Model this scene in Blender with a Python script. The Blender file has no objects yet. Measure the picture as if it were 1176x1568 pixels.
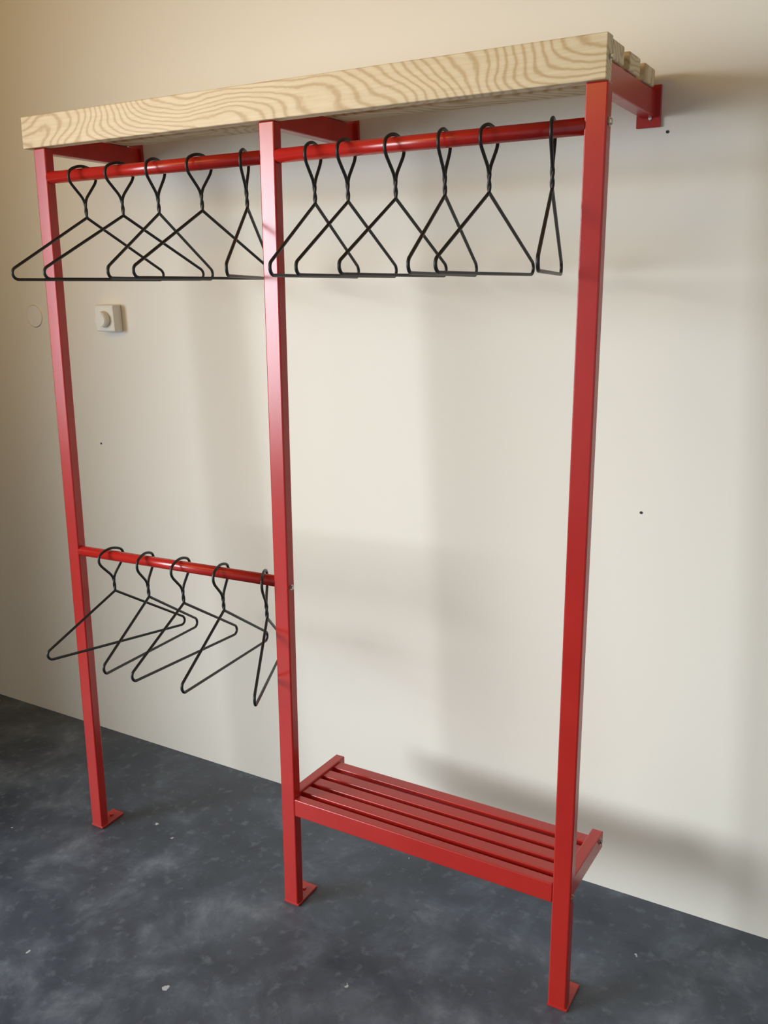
import bpy, bmesh, math
from mathutils import Matrix, Vector, Euler
scene=bpy.context.scene
try:
    scene.view_settings.view_transform='Standard'
    scene.view_settings.look='None'
except Exception as e: print(e)

# ------------------------------------------------------------------ params
TH=math.radians(3.0761)      # rack leans slightly against the wall
D=0.4307                     # wall plane (world y)
W=0.040; DP=0.026            # post section
XM=0.6926; XR=1.3954; HS=1.85
ZU=1.7818
def rack2world(x,y,z):
    return Vector((x, y*math.cos(TH)+z*math.sin(TH), -y*math.sin(TH)+z*math.cos(TH)))
def wall_y(z):               # wall in rack coordinates
    return (D-z*math.sin(TH))/math.cos(TH)

# ------------------------------------------------------------------ materials
def new_mat(name):
    m=bpy.data.materials.new(name); m.use_nodes=True
    nt=m.node_tree; b=nt.nodes['Principled BSDF']
    return m,nt,b
def N(nt,t,**kw):
    n=nt.nodes.new(t)
    for k,v in kw.items(): setattr(n,k,v)
    return n
def ramp(nt,stops):
    r=N(nt,'ShaderNodeValToRGB'); e=r.color_ramp.elements
    while len(e)<len(stops): e.new(0.5)
    for i,(p,c) in enumerate(stops):
        e[i].position=p; e[i].color=(*c,1)
    return r
def noise(nt,vec,scale,detail=4,rough=.5):
    n=N(nt,'ShaderNodeTexNoise'); n.inputs['Scale'].default_value=scale
    n.inputs['Detail'].default_value=detail; n.inputs['Roughness'].default_value=rough
    if vec is not None: nt.links.new(vec,n.inputs['Vector'])
    return n
def bump(nt,b,h,strength,dist):
    bp=N(nt,'ShaderNodeBump'); bp.inputs['Strength'].default_value=strength; bp.inputs['Distance'].default_value=dist
    nt.links.new(h,bp.inputs['Height']); nt.links.new(bp.outputs[0],b.inputs['Normal'])

def mat_red():
    m,nt,b=new_mat('red_powder_coat')
    tc=N(nt,'ShaderNodeTexCoord'); n=noise(nt,tc.outputs['Object'],6,3)
    r=ramp(nt,[(.3,(.40,.015,.010)),(.7,(.45,.020,.013))])
    nt.links.new(n.outputs[0],r.inputs[0]); nt.links.new(r.outputs[0],b.inputs['Base Color'])
    b.inputs['Roughness'].default_value=.24
    b.inputs['Specular IOR Level'].default_value=.58
    n2=noise(nt,tc.outputs['Object'],500,2); bump(nt,b,n2.outputs[0],.06,.001)
    return m
def mat_black():
    m,nt,b=new_mat('black_wire')
    tc=N(nt,'ShaderNodeTexCoord'); n=noise(nt,tc.outputs['Object'],40,2)
    r=ramp(nt,[(.3,(.007,.008,.009)),(.7,(.012,.013,.014))])
    nt.links.new(n.outputs[0],r.inputs[0]); nt.links.new(r.outputs[0],b.inputs['Base Color'])
    b.inputs['Roughness'].default_value=.42
    return m
def mat_wood():
    m,nt,b=new_mat('ash_wood')
    tc=N(nt,'ShaderNodeTexCoord')
    mp=N(nt,'ShaderNodeMapping'); mp.inputs['Scale'].default_value=(3.0,7,7)
    mp.inputs['Location'].default_value=(1.7,.3,2.1)
    nt.links.new(tc.outputs['Object'],mp.inputs[0])
    n=noise(nt,mp.outputs[0],1.0,1.6,.36)
    sp=N(nt,'ShaderNodeSeparateXYZ'); nt.links.new(tc.outputs['Object'],sp.inputs[0])
    def mth(op,a,bb):
        q=N(nt,'ShaderNodeMath',operation=op)
        for i,s in enumerate((a,bb)):
            if s is None: continue
            if isinstance(s,(int,float)): q.inputs[i].default_value=s
            else: nt.links.new(s,q.inputs[i])
        return q.outputs[0]
    ph=mth('ADD',mth('MULTIPLY',n.outputs[0],125.0),mth('ADD',mth('MULTIPLY',sp.outputs[0],150.0),mth('MULTIPLY',sp.outputs[2],360.0)))
    fine=noise(nt,tc.outputs['Object'],70,3); ph=mth('ADD',ph,mth('MULTIPLY',fine.outputs[0],2.2))
    s=mth('SINE',ph,None)
    s=mth('ADD',mth('MULTIPLY',s,.5),.5)
    r=ramp(nt,[(0,(.74,.62,.41)),(.55,(.715,.59,.38)),(.88,(.60,.455,.26)),(1,(.55,.395,.205))])
    nt.links.new(s,r.inputs[0])
    mp2=N(nt,'ShaderNodeMapping'); mp2.inputs['Scale'].default_value=(12,260,260)
    nt.links.new(tc.outputs['Object'],mp2.inputs[0])
    f=noise(nt,mp2.outputs[0],1,3)
    fr=ramp(nt,[(.3,(.88,.86,.82)),(.7,(1,1,1))]); nt.links.new(f.outputs[0],fr.inputs[0])
    mx=N(nt,'ShaderNodeMix',data_type='RGBA',blend_type='MULTIPLY'); mx.inputs[0].default_value=1
    nt.links.new(r.outputs[0],mx.inputs[6]); nt.links.new(fr.outputs[0],mx.inputs[7])
    nt.links.new(mx.outputs[2],b.inputs['Base Color'])
    b.inputs['Roughness'].default_value=.5
    bump(nt,b,f.outputs[0],.1,.001)
    return m
def mat_paint(name,c0,c1):
    m,nt,b=new_mat(name)
    tc=N(nt,'ShaderNodeTexCoord')
    n=noise(nt,tc.outputs['Object'],1.2,3)
    r=ramp(nt,[(.3,c0),(.7,c1)])
    nt.links.new(n.outputs[0],r.inputs[0]); nt.links.new(r.outputs[0],b.inputs['Base Color'])
    b.inputs['Roughness'].default_value=.55
    n2=noise(nt,tc.outputs['Object'],90,4); bump(nt,b,n2.outputs[0],.12,.002)
    return m
def mat_floor():
    m,nt,b=new_mat('painted_concrete')
    tc=N(nt,'ShaderNodeTexCoord')
    n=noise(nt,tc.outputs['Object'],5.0,9,.64)
    n.inputs['Distortion'].default_value=.3
    r=ramp(nt,[(.32,(.040,.051,.069)),(.50,(.068,.083,.106)),(.60,(.105,.126,.155)),(.74,(.21,.24,.275))])
    nt.links.new(n.outputs[0],r.inputs[0])
    nl=noise(nt,tc.outputs['Object'],1.1,3,.5)
    rl=ramp(nt,[(.35,(.74,.76,.80)),(.65,(1.2,1.2,1.2))]); nt.links.new(nl.outputs[0],rl.inputs[0])
    m0=N(nt,'ShaderNodeMix',data_type='RGBA',blend_type='MULTIPLY'); m0.inputs[0].default_value=1
    nt.links.new(r.outputs[0],m0.inputs[6]); nt.links.new(rl.outputs[0],m0.inputs[7])
    n3=noise(nt,tc.outputs['Object'],30,5,.6)
    r3=ramp(nt,[(.56,(0,0,0)),(.78,(.45,.45,.45))]); nt.links.new(n3.outputs[0],r3.inputs[0])
    mx=N(nt,'ShaderNodeMix',data_type='RGBA'); nt.links.new(r3.outputs[0],mx.inputs[0])
    nt.links.new(m0.outputs[2],mx.inputs[6]); mx.inputs[7].default_value=(.26,.30,.35,1)
    # white specks of plaster
    v=N(nt,'ShaderNodeTexVoronoi'); v.inputs['Scale'].default_value=11
    dn=noise(nt,tc.outputs['Object'],90,4)
    ad=N(nt,'ShaderNodeVectorMath',operation='MULTIPLY_ADD'); nt.links.new(dn.outputs[1],ad.inputs[0]); ad.inputs[1].default_value=(.02,.02,0); nt.links.new(tc.outputs['Object'],ad.inputs[2])
    nt.links.new(ad.outputs[0],v.inputs['Vector'])
    sx=N(nt,'ShaderNodeSeparateColor'); nt.links.new(v.outputs['Color'],sx.inputs[0])
    pw=N(nt,'ShaderNodeMath',operation='POWER'); nt.links.new(sx.outputs[0],pw.inputs[0]); pw.inputs[1].default_value=4
    th3=N(nt,'ShaderNodeMath',operation='MULTIPLY'); nt.links.new(pw.outputs[0],th3.inputs[0]); th3.inputs[1].default_value=.085
    lt=N(nt,'ShaderNodeMath',operation='LESS_THAN'); nt.links.new(v.outputs['Distance'],lt.inputs[0]); nt.links.new(th3.outputs[0],lt.inputs[1])
    mx2=N(nt,'ShaderNodeMix',data_type='RGBA'); nt.links.new(lt.outputs[0],mx2.inputs[0])
    nt.links.new(mx.outputs[2],mx2.inputs[6]); mx2.inputs[7].default_value=(.50,.53,.55,1)
    nt.links.new(mx2.outputs[2],b.inputs['Base Color'])
    rr=ramp(nt,[(.3,(.38,.38,.38)),(.7,(.58,.58,.58))]); nt.links.new(n.outputs[0],rr.inputs[0]); nt.links.new(rr.outputs[0],b.inputs['Roughness'])
    bump(nt,b,n3.outputs[0],.15,.003)
    return m
def mat_plain(name,c,rough=.4,metal=0):
    m,nt,b=new_mat(name)
    tc=N(nt,'ShaderNodeTexCoord'); n=noise(nt,tc.outputs['Object'],30,3)
    r=ramp(nt,[(.3,tuple(x*.93 for x in c)),(.7,c)])
    nt.links.new(n.outputs[0],r.inputs[0]); nt.links.new(r.outputs[0],b.inputs['Base Color'])
    b.inputs['Roughness'].default_value=rough; b.inputs['Metallic'].default_value=metal
    return m
RED=mat_red(); BLK=mat_black(); WOOD=mat_wood(); FLOOR=mat_floor()
WALL=mat_paint('painted_wall',(.81,.77,.665),(.84,.80,.695))
SIDE=mat_paint('dark_shade_stub',(.08,.08,.08),(.10,.10,.10))  # dark so the unseen left stub bounces little light back
CEIL=mat_paint('yellow_bounce_ceiling',(.62,.42,.12),(.66,.46,.14))  # yellow chosen so the unseen ceiling bounces a golden tint onto the wall
STEEL=mat_plain('zinc_bolt',(.55,.54,.52),.35,1); PLAST=mat_plain('white_plastic',(.82,.80,.70),.4)
PATCH=mat_plain('filler_plate',(.88,.85,.77),.5); RIM=mat_plain('plate_gap',(.30,.28,.24),.8); DARK=mat_plain('dark_hole',(.03,.03,.03),.8)

# ------------------------------------------------------------------ mesh helpers
def link(o,parent=None):
    scene.collection.objects.link(o)
    if parent: o.parent=parent
    return o
def finish(bm,name,mat,parent=None,smooth=False):
    me=bpy.data.meshes.new(name); bm.normal_update(); bm.to_mesh(me); bm.free()
    me.materials.append(mat)
    if smooth:
        for p in me.polygons: p.use_smooth=True
    return link(bpy.data.objects.new(name,me),parent)
def add_box(bm,x0,x1,y0,y1,z0,z1,bev=.0015,seg=2,shear=0):
    r=bmesh.ops.create_cube(bm,size=1)
    vs=r['verts']
    for v in vs:
        v.co=Vector((x0+(v.co.x+.5)*(x1-x0),y0+(v.co.y+.5)*(y1-y0),z0+(v.co.z+.5)*(z1-z0)))
        v.co.z+=shear*v.co.y
    if bev>0:
        es=list({e for v in vs for e in v.link_edges})
        bmesh.ops.bevel(bm,geom=es,offset=bev,segments=seg,affect='EDGES',profile=.5)
def box(name,x0,x1,y0,y1,z0,z1,mat,parent=None,bev=.0015,shear=0):
    bm=bmesh.new(); add_box(bm,x0,x1,y0,y1,z0,z1,bev,2,shear)
    return finish(bm,name,mat,parent)
def add_cyl(bm,p0,p1,r,seg=24,bev=0,r2=None):
    p0=Vector(p0);p1=Vector(p1);d=p1-p0
    M=Matrix.Translation((p0+p1)/2)@d.to_track_quat('Z','Y').to_matrix().to_4x4()
    res=bmesh.ops.create_cone(bm,cap_ends=True,segments=seg,radius1=r,radius2=r if r2 is None else r2,depth=d.length,matrix=M)
    return res['verts']
def cyl(name,p0,p1,r,mat,parent=None,seg=24):
    bm=bmesh.new(); add_cyl(bm,p0,p1,r,seg); o=finish(bm,name,mat,parent)
    for p in o.data.polygons:
        if len(p.vertices)==4: p.use_smooth=True
    return o

# ------------------------------------------------------------------ room
def plane_box(name,x0,x1,y0,y1,z0,z1,mat): return box(name,x0,x1,y0,y1,z0,z1,mat,None,0)
plane_box('wall_back',-1.4,4.2,D,D+.12,-.1,2.60,WALL)
plane_box('floor',-1.4,4.2,-5.0,D+.12,-.1,0,FLOOR)
plane_box('shade_stub_left',-1.32,-1.10,-1.0,D,0,2.50,SIDE)  # unseen stub, added to block window light and darken the back wall's left
plane_box('ceiling',-1.4,4.2,-2.6,D+.12,2.50,2.60,CEIL)  # out of view; height and colour shaped to dim and warm the wall top

# ------------------------------------------------------------------ rack
rack=bpy.data.objects.new('garment_rack',None); link(rack); rack.rotation_euler=(-TH,0,0)
rack.empty_display_size=.1
posts=[0,XM,XR]
t=math.tan(TH)
for i,x in enumerate(posts):
    box(f'post_{i+1}',x,x+W,0,DP,.003,HS,RED,rack,.003)
    bm=bmesh.new(); add_box(bm,x-.001,x+W+.004,-.001,.082,0.0005,.0065,.001,1,shear=t)
    finish(bm,f'foot_plate_{i+1}',RED,rack)
    bm=bmesh.new(); add_cyl(bm,(x+W/2,.056,.0065+.056*t),(x+W/2,.056,.010+.056*t),.006,6)
    finish(bm,f'foot_bolt_{i+1}',RED,rack)
R_=.0145
yr=DP/2
cyl('upper_rail_left',(W-.002,yr,ZU),(XM+.002,yr,ZU),R_,RED,rack,32)
cyl('upper_rail_right',(XM+W-.002,yr,ZU),(XR+.002,yr,ZU),R_,RED,rack,32)
ZL0,ZL1=.8305,.8471
cyl('lower_rail',(W-.002,yr,ZL0),(XM+.002,yr,ZL1),.0135,RED,rack,32)
# shelf
ZT=HS+.0732
X0,X1=-.026,1.434
box('front_board',X0,X1,-.009,.020,HS,ZT,WOOD,rack,.002)
yw=wall_y(1.87)-.004
sl=[(.021,.088),(.122,.188),(.222,.290)]
for i,(a,b_) in enumerate(sl):
    box(f'shelf_slat_{i+1}',X0,X1,a,b_,ZT-.036,ZT-.004,WOOD,rack,.003)
for i,x in enumerate(posts):
    box(f'shelf_bracket_{i+1}',x+.006,x+W-.006,.0205,yw,1.838,ZT-.037,RED,rack,.002)
    zb=[1.826,1.830,1.800][i]
    bm=bmesh.new(); add_box(bm,x-.004,x+W+.004,D-.007,D-.0005,zb,1.878,.001,1)
    bmesh.ops.transform(bm,matrix=Matrix.Rotation(TH,4,'X'),verts=bm.verts)
    finish(bm,f'wall_flange_{i+1}',RED,rack)
    if i==2:
        bm=bmesh.new(); add_cyl(bm,(x+W/2+.004,D-.010,1.817),(x+W/2+.004,D-.006,1.817),.004,6)
        bmesh.ops.transform(bm,matrix=Matrix.Rotation(TH,4,'X'),verts=bm.verts)
        finish(bm,'flange_bolt',STEEL,rack)
# bench
zt=.298
BY=.236
box('bench_front_rail',XM+W,XR,.0,.024,.253,zt,RED,rack,.002)
box('bench_arm_left',XM+.008,XM+W-.006,DP,BY,.262,.303,RED,rack,.002)
box('bench_arm_right',XR+.008,XR+W-.006,DP,BY,.262,.303,RED,rack,.002)
for i,a in enumerate([.040,.086,.132,.182]):
    box(f'bench_slat_{i+1}',XM+W-.007,XR+.009,a,a+.032,.276,.298,RED,rack,.002)
# bolts
def bolt(name,x,y,z,r=.0055):
    bm=bmesh.new(); add_cyl(bm,(x-.001,y,z),(x+.0012,y,z),r*1.45,20)
    add_cyl(bm,(x+.001,y,z),(x+.005,y,z),r,6)
    finish(bm,name,STEEL,rack)
bolt('bolt_1',XR+W,.014,1.786); bolt('bolt_2',XR+W,.014,.270); bolt('bolt_3',XR+W-.006,.215,.288)
bolt('bolt_4',XM+W,.014,.838,.0045); bolt('bolt_5',X1,.006,1.888,.004)

# ------------------------------------------------------------------ hangers
def hanger_mesh(hw=.215,tilt=.07,wr=.0034):
    cu=bpy.data.curves.new('tmp','CURVE'); cu.dimensions='3D'; cu.bevel_depth=wr; cu.bevel_resolution=3
    cu.resolution_u=6; cu.use_fill_caps=True
    zn,zt_,zb=-.056,-.100,-.245
    def spl(pts,cyc,rad=1):
        s=cu.splines.new('POLY'); s.points.add(len(pts)-1)
        for p,c in zip(s.points,pts): p.co=(c[0],c[1],c[2],1); p.radius=rad
        s.use_cyclic_u=cyc; s.use_smooth=True
    sh=lambda u,z:(0,u,z-tilt*u)
    # teardrop loop around the rail
    ztop=R_+wr
    hwl=.038
    key=[(0.0015,zn-.008),(.007,zn+.004),(.022,zn+.022),(.034,zn+.037),(hwl,zn+.050),(.033,zn+.064),(.018,ztop-.002),(0,ztop+.001),
         (-.018,ztop-.002),(-.033,zn+.064),(-hwl,zn+.050),(-.034,zn+.037),(-.022,zn+.022),(-.007,zn+.004),(-.0015,zn-.008)]
    pts=[]
    for i in range(len(key)-1):
        p=[Vector(key[max(0,min(len(key)-1,i+k))]) for k in (-1,0,1,2)]
        for s in range(5):
            q=s/5
            v=.5*((2*p[1])+(-p[0]+p[2])*q+(2*p[0]-5*p[1]+4*p[2]-p[3])*q*q+(-p[0]+3*p[1]-3*p[2]+p[3])*q**3)
            pts.append((0,v.x,v.y))
    pts.append((0,*key[-1]))
    spl(pts,False)
    for ph in (0,math.pi):
        h=[]
        for i in range(25):
            q=i/24; a=ph+q*2*math.pi*1.0
            h.append((math.sin(a)*.0013,math.cos(a)*.0013,zn-.004+(zt_-zn+.004)*q))
        spl(h,False,.95)
    r=.014
    P=Vector((.002,zt_)); C=Vector((hw-r,zb+r))
    L=(C-P).length; be=math.atan2(P.y-C.y,P.x-C.x); ta=be-math.acos(r/L)
    side=[]
    for i in range(13):
        a=ta+(-math.pi/2-ta)*i/12
        side.append((C.x+r*math.cos(a),C.y+r*math.sin(a)))
    body=[(0.002,zt_)]+side+[(-u,z) for u,z in reversed(side)]+[(-.002,zt_)]
    spl([sh(u,z) for u,z in body],False)
    ob=bpy.data.objects.new('tmp',cu); scene.collection.objects.link(ob)
    bpy.context.view_layer.update()
    dg=bpy.context.evaluated_depsgraph_get()
    me=bpy.data.meshes.new_from_object(ob.evaluated_get(dg))
    bpy.data.objects.remove(ob); bpy.data.curves.remove(cu)
    me.materials.clear(); me.materials.append(BLK)
    for p in me.polygons: p.use_smooth=True
    me.name='clothes_hanger'
    return me
ME={}
def hanger(x,yaw,z,hw=.215,tilt=.07):
    k=(hw,tilt)
    if k not in ME: ME[k]=hanger_mesh(hw,tilt)
    o=bpy.data.objects.new('clothes_hanger',ME[k]); link(o)
    o.location=rack2world(x,yr,z); o.rotation_euler=(0,0,-math.radians(yaw))
for x,yaw,hw in [(.148,8,.215),(.271,11,.220),(.385,-10,.215),(.515,4,.215),(.642,-25,.215),(.820,-9,.215),(.901,-4,.215),(1.012,0,.215),(1.120,-9,.215),(1.212,1,.215),(1.335,-15,.215)]:
    hanger(x,yaw,ZU,hw,.05)
for x,yaw,hw in [(.148,9,.215),(.271,-11,.215),(.391,-5,.215),(.522,-11,.215),(.655,-28,.215)]:
    hanger(x,yaw,ZL0+(ZL1-ZL0)*(x-W)/(XM-W),hw,.115)

# ------------------------------------------------------------------ wall fittings
sw=bpy.data.objects.new('light_switch',None); link(sw)
box('switch_box',-.180,-.103,D-.034,D,1.376,1.452,PLAST,sw,.004)
bm=bmesh.new(); add_cyl(bm,(-.142,D-.034,1.412),(-.142,D-.052,1.412),.024,32,r2=.021)
bmesh.ops.bevel(bm,geom=[e for e in bm.edges if not e.is_boundary and e.calc_face_angle(0)>1],offset=.002,segments=2,affect='EDGES')
finish(bm,'switch_knob',PLAST,sw)
cp=bpy.data.objects.new('blank_cover_plate',None); link(cp)
bm=bmesh.new(); add_cyl(bm,(-.483,D+.001,1.415),(-.483,D-.001,1.415),.0345,40); finish(bm,'plate_gap',RIM,cp)
bm=bmesh.new(); add_cyl(bm,(-.4805,D,1.4155),(-.4805,D-.004,1.4155),.033,40); finish(bm,'plate_disc',PATCH,cp)
for (x,z,r) in [(-.253,1.027,.003),(1.435,1.001,.003),(1.453,1.790,.003)]:
    bm=bmesh.new(); add_cyl(bm,(x,D+.002,z),(x,D-.0015,z),r,12); finish(bm,'wall_screw',DARK)

# ------------------------------------------------------------------ lights
def area(name,loc,target,sx,sy,en,col,spread=180):
    l=bpy.data.lights.new(name,'AREA'); l.shape='RECTANGLE'; l.size=sx; l.size_y=sy; l.energy=en; l.color=col
    l.spread=math.radians(spread)
    o=bpy.data.objects.new(name,l); link(o); o.location=loc
    o.rotation_euler=(Vector(target)-Vector(loc)).to_track_quat('-Z','Y').to_euler()
    return o
area('window_light',(-2.8,-3.6,1.75),(.9,.4,.42),2.9,2.0,50,(.86,.93,1),60)
area('ceiling_lamp',(.1,-1.2,2.47),(.1,.43,2.0),2.0,.6,15,(1,.60,.12))
w=bpy.data.worlds.new('World'); scene.world=w; w.use_nodes=True
bg=w.node_tree.nodes['Background']; bg.inputs[0].default_value=(.86,.92,1,1); bg.inputs[1].default_value=.46

# ------------------------------------------------------------------ camera
yaw,pitch,roll=[math.radians(a) for a in (30.9736,-16.0103,-1.9481)]
f=Vector((-math.sin(yaw)*math.cos(pitch),math.cos(yaw)*math.cos(pitch),math.sin(pitch)))
rt=f.cross(Vector((0,0,1))).normalized(); up=rt.cross(f)
r2=rt*math.cos(roll)+up*math.sin(roll); u2=-rt*math.sin(roll)+up*math.cos(roll)
cam=bpy.data.cameras.new('camera'); co=bpy.data.objects.new('camera',cam); link(co)
M=Matrix((( r2.x,u2.x,-f.x,1.9637),(r2.y,u2.y,-f.y,-1.5630),(r2.z,u2.z,-f.z,1.5912),(0,0,0,1)))
co.matrix_world=M
cam.sensor_fit='HORIZONTAL'; cam.sensor_width=36; cam.lens=36*1420.175/1176
cam.clip_start=.01
scene.camera=co
